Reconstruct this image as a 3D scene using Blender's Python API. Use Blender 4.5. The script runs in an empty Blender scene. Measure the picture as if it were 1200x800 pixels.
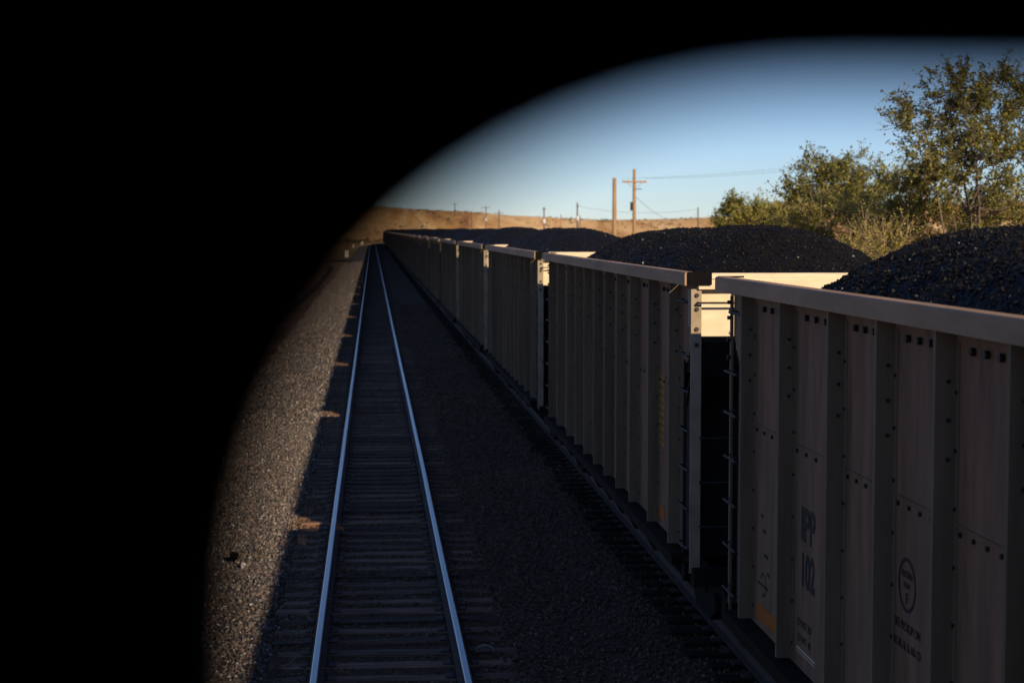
import bpy, math, random
import numpy as np
from mathutils import Vector, Matrix

random.seed(7)
PI = math.pi
sc = bpy.context.scene
COL = sc.collection

# ------------------------------------------------------------------ camera, world, sun, exposure
EYE = 4.40
cam_d = bpy.data.cameras.new('camera')
cam = bpy.data.objects.new('camera', cam_d)
COL.objects.link(cam)
sc.camera = cam
FPX = 2042.0
cam_d.sensor_width = 36.0
cam_d.lens = FPX / 1200.0 * 36.0
_phi = math.atan(131.3 / FPX)
_th = math.atan(164.5 * math.cos(_phi) / FPX)
cam.location = (0, 0, EYE)
cam.rotation_euler = (PI / 2 - _phi, 0, -_th)
cam_d.clip_start = 0.02
cam_d.clip_end = 12000
cam_d.dof.use_dof = True
cam_d.dof.focus_distance = 16.0
cam_d.dof.aperture_fstop = (cam_d.lens) / 22.0

SUN = Vector((1.0, -2.47, 0.935)).normalized()       # towards the sun
elev = math.asin(SUN.z)
azim = math.atan2(SUN.x, SUN.y)
w = bpy.data.worlds.new("World")
sc.world = w
w.use_nodes = True
nt = w.node_tree
bg = nt.nodes['Background']
sky = nt.nodes.new('ShaderNodeTexSky')
sky.sky_type = 'NISHITA'
sky.sun_disc = False
sky.sun_elevation = elev
sky.sun_rotation = azim
sky.altitude = 1400
sky.air_density = 1.0
sky.dust_density = 0.05
sky.ozone_density = 2.4
tint = nt.nodes.new('ShaderNodeMix')
tint.data_type = 'RGBA'; tint.blend_type = 'MULTIPLY'; tint.inputs[0].default_value = 1.0
tint.inputs[7].default_value = (0.785, 0.90, 1.22, 1)      # bluer tint multiplied over the sky's light
nt.links.new(sky.outputs[0], tint.inputs[6])
nt.links.new(tint.outputs[2], bg.inputs[0])
bg.inputs[1].default_value = 0.077
sd = bpy.data.lights.new('sun', 'SUN')
sd.energy = 5.0
sd.angle = math.radians(0.5)
sd.color = (1.0, 0.80, 0.55)
sun = bpy.data.objects.new('sun', sd)
COL.objects.link(sun)
sun.rotation_euler = SUN.to_track_quat('Z', 'Y').to_euler()
sun.location = (20, -40, 30)
sc.view_settings.view_transform = 'Standard'
sc.view_settings.look = 'None'
sc.view_settings.gamma = 1
sc.view_settings.exposure = 0.22
sc.view_settings.use_curve_mapping = False
sc.cycles.max_bounces = 6
sc.cycles.diffuse_bounces = 3

# ------------------------------------------------------------------ materials
def mat(name, base=(0.3, 0.3, 0.3), rough=0.8, metal=0.0, vary=0.25, scale=4.0, col2=None,
        stretch=(1, 1, 1), bump=0.0, bscale=30.0, island=0.0, detail=6, spec=0.3, obj_rand=0.0):
    m = bpy.data.materials.new(name)
    m.use_nodes = True
    t = m.node_tree
    p = t.nodes['Principled BSDF']
    p.inputs['Roughness'].default_value = rough
    p.inputs['Metallic'].default_value = metal
    p.inputs['Specular IOR Level'].default_value = spec
    tc = t.nodes.new('ShaderNodeTexCoord')
    mp = t.nodes.new('ShaderNodeMapping')
    mp.inputs['Scale'].default_value = stretch
    t.links.new(tc.outputs['Object'], mp.inputs[0])
    n = t.nodes.new('ShaderNodeTexNoise')
    n.inputs['Scale'].default_value = scale
    n.inputs['Detail'].default_value = detail
    n.inputs['Roughness'].default_value = 0.65
    t.links.new(mp.outputs[0], n.inputs['Vector'])
    r = t.nodes.new('ShaderNodeValToRGB')
    c2 = col2 or tuple(c * (1 - vary) for c in base)
    r.color_ramp.elements[0].position = 0.32
    r.color_ramp.elements[1].position = 0.68
    r.color_ramp.elements[0].color = (*c2, 1)
    r.color_ramp.elements[1].color = (*base, 1)
    t.links.new(n.outputs['Fac'], r.inputs[0])
    out = r.outputs[0]
    if island:
        g = t.nodes.new('ShaderNodeNewGeometry')
        h = t.nodes.new('ShaderNodeHueSaturation')
        mr = t.nodes.new('ShaderNodeMapRange')
        mr.inputs['To Min'].default_value = 1 - island
        mr.inputs['To Max'].default_value = 1 + island
        t.links.new(g.outputs['Random Per Island'], mr.inputs[0])
        t.links.new(mr.outputs[0], h.inputs['Value'])
        t.links.new(out, h.inputs['Color'])
        out = h.outputs[0]
    if obj_rand:
        oi = t.nodes.new('ShaderNodeObjectInfo')
        h = t.nodes.new('ShaderNodeHueSaturation')
        mr = t.nodes.new('ShaderNodeMapRange')
        mr.inputs['To Min'].default_value = 1 - obj_rand
        mr.inputs['To Max'].default_value = 1 + obj_rand
        t.links.new(oi.outputs['Random'], mr.inputs[0])
        t.links.new(mr.outputs[0], h.inputs['Value'])
        t.links.new(out, h.inputs['Color'])
        ad = t.nodes.new('ShaderNodeVectorMath')
        sc_ = t.nodes.new('ShaderNodeMath'); sc_.operation = 'MULTIPLY'; sc_.inputs[1].default_value = 50.0
        t.links.new(oi.outputs['Random'], sc_.inputs[0])
        t.links.new(mp.outputs[0], ad.inputs[0]); t.links.new(sc_.outputs[0], ad.inputs[1])
        t.links.new(ad.outputs[0], n.inputs['Vector'])
        out = h.outputs[0]
    t.links.new(out, p.inputs['Base Color'])
    if bump:
        b = t.nodes.new('ShaderNodeTexNoise')
        b.inputs['Scale'].default_value = bscale
        b.inputs['Detail'].default_value = 5
        t.links.new(mp.outputs[0], b.inputs['Vector'])
        bn = t.nodes.new('ShaderNodeBump')
        bn.inputs['Strength'].default_value = bump
        bn.inputs['Distance'].default_value = 0.02
        t.links.new(b.outputs['Fac'], bn.inputs['Height'])
        t.links.new(bn.outputs[0], p.inputs['Normal'])
    m['p'] = 1
    return m

def ramp_island(name, cols, rough=0.85, spec=0.3):
    """each loose stone takes its own colour"""
    m = bpy.data.materials.new(name)
    m.use_nodes = True
    t = m.node_tree
    p = t.nodes['Principled BSDF']
    p.inputs['Roughness'].default_value = rough
    p.inputs['Specular IOR Level'].default_value = spec
    g = t.nodes.new('ShaderNodeNewGeometry')
    r = t.nodes.new('ShaderNodeValToRGB')
    el = r.color_ramp.elements
    while len(el) < len(cols):
        el.new(0.5)
    for i, (ps, c) in enumerate(cols):
        el[i].position = ps
        el[i].color = (*c, 1)
    t.links.new(g.outputs['Random Per Island'], r.inputs[0])
    t.links.new(r.outputs[0], p.inputs['Base Color'])
    return m

def leaf_mat(name, cols):
    m = ramp_island(name, cols, rough=0.6, spec=0.25)
    t = m.node_tree
    p = t.nodes['Principled BSDF']
    tr = t.nodes.new('ShaderNodeBsdfTranslucent')
    mx = t.nodes.new('ShaderNodeMixShader')
    mx.inputs[0].default_value = 0.3
    ramp = [n for n in t.nodes if n.type == 'VALTORGB'][0]
    t.links.new(ramp.outputs[0], tr.inputs[0])
    o = [n for n in t.nodes if n.type == 'OUTPUT_MATERIAL'][0]
    t.links.new(p.outputs[0], mx.inputs[1])
    t.links.new(tr.outputs[0], mx.inputs[2])
    t.links.new(mx.outputs[0], o.inputs[0])
    return m

M = {}
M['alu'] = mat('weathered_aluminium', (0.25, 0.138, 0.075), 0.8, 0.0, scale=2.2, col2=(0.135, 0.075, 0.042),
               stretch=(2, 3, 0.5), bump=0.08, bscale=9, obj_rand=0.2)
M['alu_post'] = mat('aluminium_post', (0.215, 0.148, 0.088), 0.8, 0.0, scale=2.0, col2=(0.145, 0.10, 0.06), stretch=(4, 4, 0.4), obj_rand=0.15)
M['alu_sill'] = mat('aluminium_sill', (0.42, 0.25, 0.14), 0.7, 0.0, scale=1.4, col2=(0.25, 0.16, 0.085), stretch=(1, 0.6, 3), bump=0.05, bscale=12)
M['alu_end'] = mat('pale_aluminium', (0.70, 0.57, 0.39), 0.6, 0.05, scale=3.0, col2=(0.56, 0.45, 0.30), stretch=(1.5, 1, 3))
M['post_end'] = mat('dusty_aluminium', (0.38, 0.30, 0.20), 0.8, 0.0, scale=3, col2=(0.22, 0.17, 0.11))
M['shade_grime'] = mat('shade_and_coal_grime', (0.05, 0.042, 0.036), 0.9, 0.0, scale=3)  # coal grime and the shade of the recessed car ends in one colour
M['pitch'] = mat('pitch_black', (0.006, 0.006, 0.006), 0.95, 0.0, spec=0.05)
M['flange'] = mat('dark_flange', (0.026, 0.019, 0.013), 0.9, 0.0, spec=0.04, scale=4)  # near-black, almost without gloss
M['bolt'] = mat('dark_bolts', (0.035, 0.03, 0.028), 0.6, 0.3)
M['black'] = mat('black_iron', (0.03, 0.028, 0.027), 0.7, 0.2, scale=6)
M['truck'] = mat('dark_steel', (0.022, 0.018, 0.014), 0.9, 0.0, spec=0.04, scale=6)  # near-black matt steel
M['orange'] = mat('orange_reflector', (0.50, 0.13, 0.015), 0.4, 0.0, vary=0.3, scale=8)
M['yellow'] = mat('yellow_reflector', (0.38, 0.17, 0.015), 0.4, 0.0, vary=0.3, scale=8)
M['ink'] = mat('black_lettering', (0.012, 0.012, 0.012), 0.7)
M['white'] = mat('white_paint', (0.75, 0.72, 0.66), 0.6, vary=0.15)
M['coal'] = mat('coal', (0.0105, 0.0088, 0.0078), 0.7, 0.0, vary=0.5, scale=9, bump=1.0, bscale=40, spec=0.10)
M['coal_lump'] = ramp_island('coal_lumps', [(0, (0.004, 0.0038, 0.004)), (0.8, (0.0088, 0.0078, 0.0072)), (0.984, (0.012, 0.011, 0.0103)), (0.996, (0.03, 0.03, 0.03)), (1.0, (0.28, 0.28, 0.29))], rough=0.55, spec=0.14)
M['railhead'] = mat('polished_rail', (0.21, 0.21, 0.23), 0.33, 0.95, vary=0.12, scale=0.8, stretch=(1, 0.3, 1))
M['rust'] = mat('rusty_rail', (0.11, 0.06, 0.04), 0.85, 0.1, scale=6, col2=(0.05, 0.03, 0.025))
M['tie'] = mat('weathered_tie', (0.25, 0.14, 0.085), 0.9, scale=2.2, col2=(0.045, 0.026, 0.016), stretch=(0.5, 7, 6), bump=0.6, bscale=6, spec=0.15, obj_rand=0.6)
M['tie_dark'] = mat('shaded_tie', (0.045, 0.028, 0.018), 0.95, scale=2.2, col2=(0.015, 0.01, 0.007), spec=0.05)  # darkness beneath the coal train put into the tie colour
M['rail_shaded'] = mat('shaded_rail', (0.05, 0.038, 0.03), 0.8, 0.0, scale=6, spec=0.0)  # head colour darkened for the dark car undersides it would mirror
M['stone'] = ramp_island('ballast_stones', [(0, (0.05, 0.042, 0.037)), (0.35, (0.135, 0.115, 0.098)), (0.62, (0.22, 0.19, 0.162)),
                         (0.80, (0.24, 0.15, 0.11)), (0.93, (0.33, 0.29, 0.25)), (1.0, (0.62, 0.56, 0.50))])
M['stone_dark'] = ramp_island('dusty_shaded_stones', [(0, (0.06, 0.034, 0.018)), (0.5, (0.15, 0.085, 0.045)), (0.9, (0.20, 0.115, 0.064)), (1.0, (0.28, 0.17, 0.10))])  # coal dust, plus the train's shade put into the stone colour
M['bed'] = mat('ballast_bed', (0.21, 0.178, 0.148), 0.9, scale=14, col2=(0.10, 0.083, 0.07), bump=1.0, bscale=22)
M['bed_dark'] = mat('dusty_shaded_bed', (0.13, 0.075, 0.041), 0.95, scale=14, col2=(0.055, 0.032, 0.018), bump=1.0, bscale=22, spec=0.1)  # bed darkened in colour for the train's shade, with coal dust
M['wood'] = mat('pole_wood', (0.38, 0.235, 0.12), 0.85, scale=5, col2=(0.24, 0.14, 0.07), stretch=(4, 4, 0.3), bump=0.3, bscale=8)
M['wood_far'] = mat('grey_pole_wood', (0.13, 0.10, 0.085), 0.85, scale=5, stretch=(4, 4, 0.3))
M['can'] = mat('transformer_grey', (0.62, 0.62, 0.62), 0.5, vary=0.1)
M['wire'] = mat('dark_cable', (0.10, 0.10, 0.11), 0.6)
M['bark'] = mat('elm_bark', (0.20, 0.14, 0.10), 0.9, scale=7, col2=(0.09, 0.06, 0.045), stretch=(2, 2, 0.5), bump=0.5, bscale=14)
M['twig'] = mat('dry_twigs', (0.45, 0.32, 0.19), 0.85, scale=9, col2=(0.22, 0.14, 0.08))
M['leaf_dark'] = leaf_mat('olive_leaves', [(0, (0.065, 0.07, 0.02)), (0.5, (0.16, 0.16, 0.034)), (0.85, (0.28, 0.25, 0.048)), (1.0, (0.38, 0.32, 0.08))])
M['leaf_gold'] = leaf_mat('yellow_green_leaves', [(0, (0.11, 0.11, 0.022)), (0.45, (0.25, 0.23, 0.04)), (0.8, (0.40, 0.35, 0.065)), (1.0, (0.48, 0.40, 0.12))])
M['sage'] = leaf_mat('sage_leaves', [(0, (0.08, 0.08, 0.04)), (0.6, (0.16, 0.14, 0.07)), (1.0, (0.26, 0.21, 0.11))])
M['cab'] = mat('dark_cab_paint', (0.012, 0.012, 0.013), 0.8, vary=0.2)
M['rubber'] = mat('black_rubber', (0.010, 0.010, 0.010), 0.9, vary=0.2)
M['loco'] = mat('locomotive_paint', (0.05, 0.05, 0.055), 0.5, vary=0.3)
M['rut'] = mat('dark_ruts', (0.075, 0.045, 0.032), 0.95, scale=1.5, col2=(0.05, 0.03, 0.022))
M['pale_dirt'] = mat('pale_dirt', (0.30, 0.235, 0.175), 0.95, scale=1.5, col2=(0.22, 0.165, 0.12))

def terrain_mat():
    m = bpy.data.materials.new('desert_ground')
    m.use_nodes = True
    t = m.node_tree
    p = t.nodes['Principled BSDF']
    p.inputs['Roughness'].default_value = 0.95
    p.inputs['Specular IOR Level'].default_value = 0.1
    tc = t.nodes.new('ShaderNodeTexCoord')
    def noise(scale, det, st=(1, 1, 1), dist=0.0):
        mp = t.nodes.new('ShaderNodeMapping')
        mp.inputs['Scale'].default_value = st
        t.links.new(tc.outputs['Object'], mp.inputs[0])
        n = t.nodes.new('ShaderNodeTexNoise')
        n.inputs['Scale'].default_value = scale
        n.inputs['Detail'].default_value = det
        n.inputs['Roughness'].default_value = 0.7
        n.inputs['Distortion'].default_value = dist
        t.links.new(mp.outputs[0], n.inputs['Vector'])
        return n.outputs['Fac']
    def ramp(f, cs):
        r = t.nodes.new('ShaderNodeValToRGB')
        el = r.color_ramp.elements
        while len(el) < len(cs):
            el.new(0.5)
        for i, (a, c) in enumerate(cs):
            el[i].position = a
            el[i].color = (*c, 1)
        t.links.new(f, r.inputs[0])
        return r.outputs[0]
    hill = ramp(noise(0.035, 8, (1, 0.22, 1), 0.9), [(0.3, (0.30, 0.13, 0.06)), (0.46, (0.60, 0.34, 0.13)), (0.62, (0.82, 0.56, 0.28))])
    near = ramp(noise(0.35, 9), [(0.32, (0.11, 0.07, 0.05)), (0.55, (0.21, 0.135, 0.095)), (0.72, (0.33, 0.24, 0.165))])
    sp = ramp(noise(0.19, 3, (1, 0.25, 1)), [(0.56, (0, 0, 0)), (0.63, (1, 1, 1))])
    sx = t.nodes.new('ShaderNodeSeparateXYZ')
    t.links.new(tc.outputs['Object'], sx.inputs[0])
    mr = t.nodes.new('ShaderNodeMapRange')
    mr.inputs['From Min'].default_value = 150
    mr.inputs['From Max'].default_value = 620
    t.links.new(sx.outputs['Y'], mr.inputs[0])
    mx = t.nodes.new('ShaderNodeMix'); mx.data_type = 'RGBA'
    t.links.new(mr.outputs[0], mx.inputs[0])
    t.links.new(near, mx.inputs[6]); t.links.new(hill, mx.inputs[7])
    mx2 = t.nodes.new('ShaderNodeMix'); mx2.data_type = 'RGBA'
    mul = t.nodes.new('ShaderNodeMath'); mul.operation = 'MULTIPLY'; mul.inputs[1].default_value = 0.35
    t.links.new(sp, mul.inputs[0])
    t.links.new(mul.outputs[0], mx2.inputs[0])
    t.links.new(mx.outputs[2], mx2.inputs[6])
    mx2.inputs[7].default_value = (0.12, 0.10, 0.05, 1)
    t.links.new(mx2.outputs[2], p.inputs['Base Color'])
    return m
M['ground'] = terrain_mat()

# ------------------------------------------------------------------ helpers
class MB:
    def __init__(s):
        s.v = []; s.f = []; s.n = 0; s.mi = []
    def add(s, verts, faces, mi=0):
        k = s.n
        s.v.extend(verts); s.n += len(verts)
        s.f.extend([tuple(i + k for i in f) for f in faces]); s.mi.extend([mi] * len(faces))
        return s
    def box(s, x0, x1, y0, y1, z0, z1, mi=0):
        v = [(x0, y0, z0), (x1, y0, z0), (x1, y1, z0), (x0, y1, z0), (x0, y0, z1), (x1, y0, z1), (x1, y1, z1), (x0, y1, z1)]
        f = [(0, 3, 2, 1), (4, 5, 6, 7), (0, 1, 5, 4), (1, 2, 6, 5), (2, 3, 7, 6), (3, 0, 4, 7)]
        return s.add(v, f, mi)
    def prism(s, pts, axis, a, b, mi=0):
        """outline pts in the other two axes, extruded along axis from a to b"""
        n = len(pts)
        def mk(p, t):
            return (t, p[0], p[1]) if axis == 'x' else ((p[0], t, p[1]) if axis == 'y' else (p[0], p[1], t))
        v = [mk(p, a) for p in pts] + [mk(p, b) for p in pts]
        f = [tuple(range(n - 1, -1, -1)), tuple(range(n, 2 * n))]
        f += [(i, (i + 1) % n, n + (i + 1) % n, n + i) for i in range(n)]
        return s.add(v, f, mi)
    def tube(s, pts, rad, seg=8, mi=0, cap=True):
        pts = [Vector(p) for p in pts]
        if not hasattr(rad, '__len__'):
            rad = [rad] * len(pts)
        v = []
        up = None
        for i, p in enumerate(pts):
            d = (pts[min(i + 1, len(pts) - 1)] - pts[max(i - 1, 0)]).normalized()
            if up is None:
                up = Vector((0, 0, 1)) if abs(d.z) < 0.9 else Vector((1, 0, 0))
            a = d.cross(up).normalized(); b = d.cross(a)
            up = -b if b.length > 0 else up
            up = a.cross(d)
            for k in range(seg):
                t = 2 * PI * k / seg
                q = p + (a * math.cos(t) + b * math.sin(t)) * rad[i]
                v.append(tuple(q))
        f = []
        for i in range(len(pts) - 1):
            for k in range(seg):
                k2 = (k + 1) % seg
                f.append((i * seg + k, i * seg + k2, (i + 1) * seg + k2, (i + 1) * seg + k))
        if cap:
            f.append(tuple(range(seg - 1, -1, -1)))
            o = (len(pts) - 1) * seg
            f.append(tuple(range(o, o + seg)))
        return s.add(v, f, mi)
    def build(s, name, mats, parent=None, smooth=False):
        me = bpy.data.meshes.new(name)
        me.from_pydata([tuple(v) for v in s.v], [], s.f)
        if not isinstance(mats, (list, tuple)):
            mats = [mats]
        for m in mats:
            me.materials.append(m)
        if len(mats) > 1:
            me.polygons.foreach_set('material_index', s.mi)
        if smooth:
            me.shade_smooth()
        me.update()
        o = bpy.data.objects.new(name, me)
        COL.objects.link(o)
        if parent:
            o.parent = parent
        return o

def np_mesh(name, V, F, mats, parent=None, smooth=False, mi=None):
    me = bpy.data.meshes.new(name)
    V = np.asarray(V, dtype=np.float32); F = np.asarray(F, dtype=np.int32)
    k = F.shape[1]
    me.vertices.add(len(V)); me.vertices.foreach_set('co', V.ravel())
    me.loops.add(F.size); me.loops.foreach_set('vertex_index', F.ravel())
    me.polygons.add(len(F))
    me.polygons.foreach_set('loop_start', np.arange(0, F.size, k, dtype=np.int32))
    me.polygons.foreach_set('loop_total', np.full(len(F), k, dtype=np.int32))
    if not isinstance(mats, (list, tuple)):
        mats = [mats]
    for m in mats:
        me.materials.append(m)
    if mi is not None:
        me.polygons.foreach_set('material_index', np.asarray(mi, dtype=np.int32))
    me.update(calc_edges=True)
    me.polygons.foreach_set('use_smooth', np.full(len(F), bool(smooth)))
    o = bpy.data.objects.new(name, me)
    COL.objects.link(o)
    if parent:
        o.parent = parent
    return o

def tag(o, label=None, cat=None, group=None, kind=None):
    if label: o['label'] = label
    if cat: o['category'] = cat
    if group: o['group'] = group
    if kind: o['kind'] = kind
    return o

def empty(name, loc=(0, 0, 0), rz=0.0):
    o = bpy.data.objects.new(name, None)
    COL.objects.link(o)
    o.location = loc; o.rotation_euler = (0, 0, rz)
    o.empty_display_size = 0.2
    return o

def copy_tree(o, parent=None):
    c = o.copy()
    COL.objects.link(c)
    c.parent = parent
    for ch in list(o.children):
        copy_tree(ch, c)
    return c

def hashn(ix, iy, seed):
    h = (ix.astype(np.int64) * 374761393 + iy.astype(np.int64) * 668265263 + seed * 974711) & 0xffffffff
    h = ((h ^ (h >> 13)) * 1274126177) & 0xffffffff
    return ((h ^ (h >> 16)) & 0xffff) / 65535.0

def vnoise(x, y, seed=0):
    ix = np.floor(x); iy = np.floor(y)
    fx = x - ix; fy = y - iy
    fx = fx * fx * (3 - 2 * fx); fy = fy * fy * (3 - 2 * fy)
    a = hashn(ix, iy, seed); b = hashn(ix + 1, iy, seed); c = hashn(ix, iy + 1, seed); d = hashn(ix + 1, iy + 1, seed)
    return (a * (1 - fx) + b * fx) * (1 - fy) + (c * (1 - fx) + d * fx) * fy * 1.0

def fbm(x, y, seed=0, octv=4):
    s = 0; a = 0.5
    for i in range(octv):
        s = s + a * (vnoise(x * 2 ** i, y * 2 ** i, seed + i) - 0.5)
        a *= 0.5
    return s

# ------------------------------------------------------------------ the line of the railway
CX1 = 0.17            # centre of the clear track
OFF2 = 4.55           # coal train's track, to the right of it
S0, R0 = 512.0, 520.0
def path(s, off=0.0):
    if s <= S0:
        return (CX1 + off, s, 0.0)
    a = (s - S0) / R0
    return (CX1 + R0 - (R0 - off) * math.cos(a), S0 + (R0 - off) * math.sin(a), -a)

# ------------------------------------------------------------------ terrain
RX = np.array([-900, -400, -200, -90, -66, -30, -2, 31, 60, 80, 129, 168, 202, 240, 300, 372, 600, 1500.])
RZ = np.array([22, 22, 21, 19.6, 19.4, 18.9, 18.2, 16.4, 14.6, 12.8, 10.2, 10.6, 12.0, 13.5, 17.5, 21, 26, 30.])
def sstep(a, b, x):
    t = np.clip((x - a) / (b - a), 0, 1)
    return t * t * (3 - 2 * t)
def terr(x, y):
    x = np.asarray(x, float); y = np.asarray(y, float)
    base = -0.62 - 0.25 * sstep(4, 9, -x) - 0.5 * sstep(7.0, 9.5, x)
    wide = sstep(2, 12, np.abs(x - 2.3) - 5)
    base = base + fbm(x * 0.15, y * 0.15, 3) * 0.45 * wide + fbm(x * 0.9, y * 0.9, 5, 3) * 0.08 * sstep(0, 1.5, np.abs(x - 2.3) - 6.0)
    rz = np.interp(x, RX, RZ)
    front = np.interp(x, [-200, -60, 40, 110, 300], [800, 820, 840, 850, 800])
    t = sstep(front, 990, y)
    g = fbm(x * 0.03 + y * 0.006, y * 0.004, 11, 5)
    g2 = np.abs(fbm(x * 0.045 + y * 0.02, y * 0.010, 23, 4))
    h = base + (rz + 0.6) * (t ** 1.15)
    mid = t * (1 - t) * 4
    h = h + g * 9.0 * mid - g2 * 24.0 * mid * sstep(150, 20, x)
    h = h + fbm(x * 0.08, y * 0.08, 31, 3) * 1.0 * t
    h = h - 6 * sstep(1050, 1500, y)
    return h
ys = np.concatenate([np.arange(-60, 200, 1.6), np.arange(200, 600, 5), np.arange(600, 1100, 4), np.geomspace(1100, 5200, 22)])
xs = np.concatenate([-np.geomspace(3200, 62, 24), np.arange(-60, 60, 1.5), np.arange(60, 300, 4), np.geomspace(300, 3200, 24)])
X, Y = np.meshgrid(xs, ys)
Z = terr(X, Y)
nx, ny = len(xs), len(ys)
idx = np.arange(nx * ny).reshape(ny, nx)
F = np.stack([idx[:-1, :-1], idx[:-1, 1:], idx[1:, 1:], idx[1:, :-1]], -1).reshape(-1, 4)
ground = np_mesh('ground', np.stack([X, Y, Z], -1).reshape(-1, 3), F, M['ground'], smooth=True)
tag(ground, 'tan desert ground rising to a low orange ridge', kind='structure')

# ballast bed: one sheet following the line
stat = np.concatenate([np.arange(-40, 60, 0.5), np.arange(60, 200, 2), np.arange(200, 700, 4)])
prof = [(-4.9, -0.80), (-4.0, -0.60), (-3.4, -0.50), (-2.6, -0.37), (-1.9, -0.27), (-1.4, -0.208), (-0.7, -0.212), (0, -0.216), (0.7, -0.212), (1.4, -0.208), (2.0, -0.26),
        (2.3, -0.28), (2.9, -0.25), (3.2, -0.235), (3.9, -0.24), (4.55, -0.24), (5.9, -0.23), (6.6, -0.35), (8.4, -0.95), (9.2, -1.35)]
V = []
for s_ in stat:
    for (o_, z_) in prof:
        x_, y_, _ = path(s_, o_)
        V.append((x_, y_, z_))
V = np.array(V)
V[:, 2] += fbm(V[:, 0] * 1.3, V[:, 1] * 1.3, 41, 3) * 0.05
npf = len(prof)
idx = np.arange(len(stat) * npf).reshape(len(stat), npf)
F = np.stack([idx[:-1, :-1], idx[:-1, 1:], idx[1:, 1:], idx[1:, :-1]], -1).reshape(-1, 4)
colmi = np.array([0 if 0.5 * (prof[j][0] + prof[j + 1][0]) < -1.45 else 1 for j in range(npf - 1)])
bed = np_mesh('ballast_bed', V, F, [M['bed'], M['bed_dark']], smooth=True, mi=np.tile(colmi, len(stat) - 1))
tag(bed, 'grey gravel bed carrying both railway tracks', kind='structure')

# loose stones on it: nobody could count them
CUBE = np.array([(-1, -1, -1), (1, -1, -1), (1, 1, -1), (-1, 1, -1), (-1, -1, 1), (1, -1, 1), (1, 1, 1), (-1, 1, 1)], float) * 0.62
CF = np.array([(0, 3, 2, 1), (4, 5, 6, 7), (0, 1, 5, 4), (1, 2, 6, 5), (2, 3, 7, 6), (3, 0, 4, 7)])
def stones(P, size, rng):
    n = len(P)
    v = CUBE[None] * (1 + rng.uniform(-0.42, 0.42, (n, 8, 3)))
    v *= rng.uniform(0.55, 1.15, (n, 1, 3)) * size[:, None, None]
    q = rng.normal(size=(n, 4)); q /= np.linalg.norm(q, axis=1)[:, None]
    a, b, c, d = q.T
    R = np.stack([1 - 2 * (c * c + d * d), 2 * (b * c - a * d), 2 * (b * d + a * c),
                  2 * (b * c + a * d), 1 - 2 * (b * b + d * d), 2 * (c * d - a * b),
                  2 * (b * d - a * c), 2 * (c * d + a * b), 1 - 2 * (b * b + c * c)], -1).reshape(n, 3, 3)
    v = np.einsum('nij,nkj->nki', R, v) + P[:, None, :]
    f = (CF[None] + (np.arange(n) * 8)[:, None, None]).reshape(-1, 4)
    return v.reshape(-1, 3), f
rng = np.random.default_rng(4)
px_ = np.array([p[0] for p in prof]); pz_ = np.array([p[1] for p in prof])
def scatter(n, o0, o1, y0, y1, power=1.0):
    o = rng.uniform(o0, o1, n)
    y = y0 + (y1 - y0) * rng.uniform(0, 1, n) ** power
    return np.stack([o, y], -1)
parts_ = [scatter(42000, -4.3, -1.15, 14, 42, 1.2), scatter(24000, -4.3, -1.15, 42, 130, 1.3), scatter(16000, -4.6, -1.15, 110, 260, 1.3),
          scatter(17000, -1.3, 1.4, 14, 60, 1.2), scatter(17000, 1.2, 4.4, 14, 50, 1.2),
          scatter(5000, -1.3, -0.6, 14, 60, 1.3), scatter(5000, 0.9, 1.4, 14, 60, 1.3), scatter(8000, 1.2, 3.6, 50, 110, 1.2)]
O = np.concatenate(parts_)
zz = np.interp(O[:, 0], px_, pz_) + fbm((O[:, 0] + CX1) * 1.3, O[:, 1] * 1.3, 41, 3) * 0.05
inside = (np.abs(O[:, 0]) < 1.32)
zz = zz + np.where(inside, 0.0, 0.012)
P = np.stack([O[:, 0] + CX1, O[:, 1], zz], -1)
size = rng.uniform(0.013, 0.029, len(P)) * np.where(O[:, 1] > 42, 1.35, 1.0) * np.where(O[:, 1] > 120, 1.5, 1.0)
v_, f_ = stones(P, size, rng)
dk = (O[:, 0] + rng.normal(0, 0.10, len(O))) > -1.38  # shaded stone colour starts about at the train's shadow edge
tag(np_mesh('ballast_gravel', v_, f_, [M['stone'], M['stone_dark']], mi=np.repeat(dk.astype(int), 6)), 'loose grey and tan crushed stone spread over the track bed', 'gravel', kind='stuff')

# two ruts of a dirt track on the left, and pale bare patch where it turns off
def strip(name, cl, wd, m, z_off, label):
    V = []; F = []
    for i, (x, y) in enumerate(cl):
        a = cl[max(i - 1, 0)]; b = cl[min(i + 1, len(cl) - 1)]
        d = Vector((b[0] - a[0], b[1] - a[1])).normalized(); n = Vector((-d.y, d.x))
        ww = wd * (1 + 0.25 * math.sin(i * 1.7))
        for s in (1, -1):
            qx, qy = x + n.x * ww / 2 * s, y + n.y * ww / 2 * s
            V.append((qx, qy, float(terr(qx, qy)) + z_off))
    for i in range(len(cl) - 1):
        F.append((2 * i, 2 * i + 1, 2 * i + 3, 2 * i + 2))
    return tag(np_mesh(name, V, F, m, smooth=True), label, kind='structure')
def rut_line(dx):
    pts = []
    for k in range(60):
        y = 60 + k * 2.7
        pts.append((-5.2 - 0.25 * math.sin(y * 0.03) + dx, y))
    for k in range(1, 14):
        a = k / 13 * PI / 2
        pts.append((-5.2 + dx - (9 + dx) * (1 - math.cos(a)), 220 + (52 + dx * 6) * math.sin(a)))
    return pts
strip('dirt_path', rut_line(0.0), 0.5, M['rut'], 0.05, 'dark rut of the dirt track curving off left')
strip('dirt_path', rut_line(-1.7), 0.5, M['rut'], 0.05, 'dark rut of the dirt track, outer one')
strip('dirt_path', [(-16 + k * 1.0, 290 + 3 * math.sin(k)) for k in range(13)], 14.0, M['pale_dirt'], 0.10, 'pale bare dirt crossing beside the track')

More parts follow.
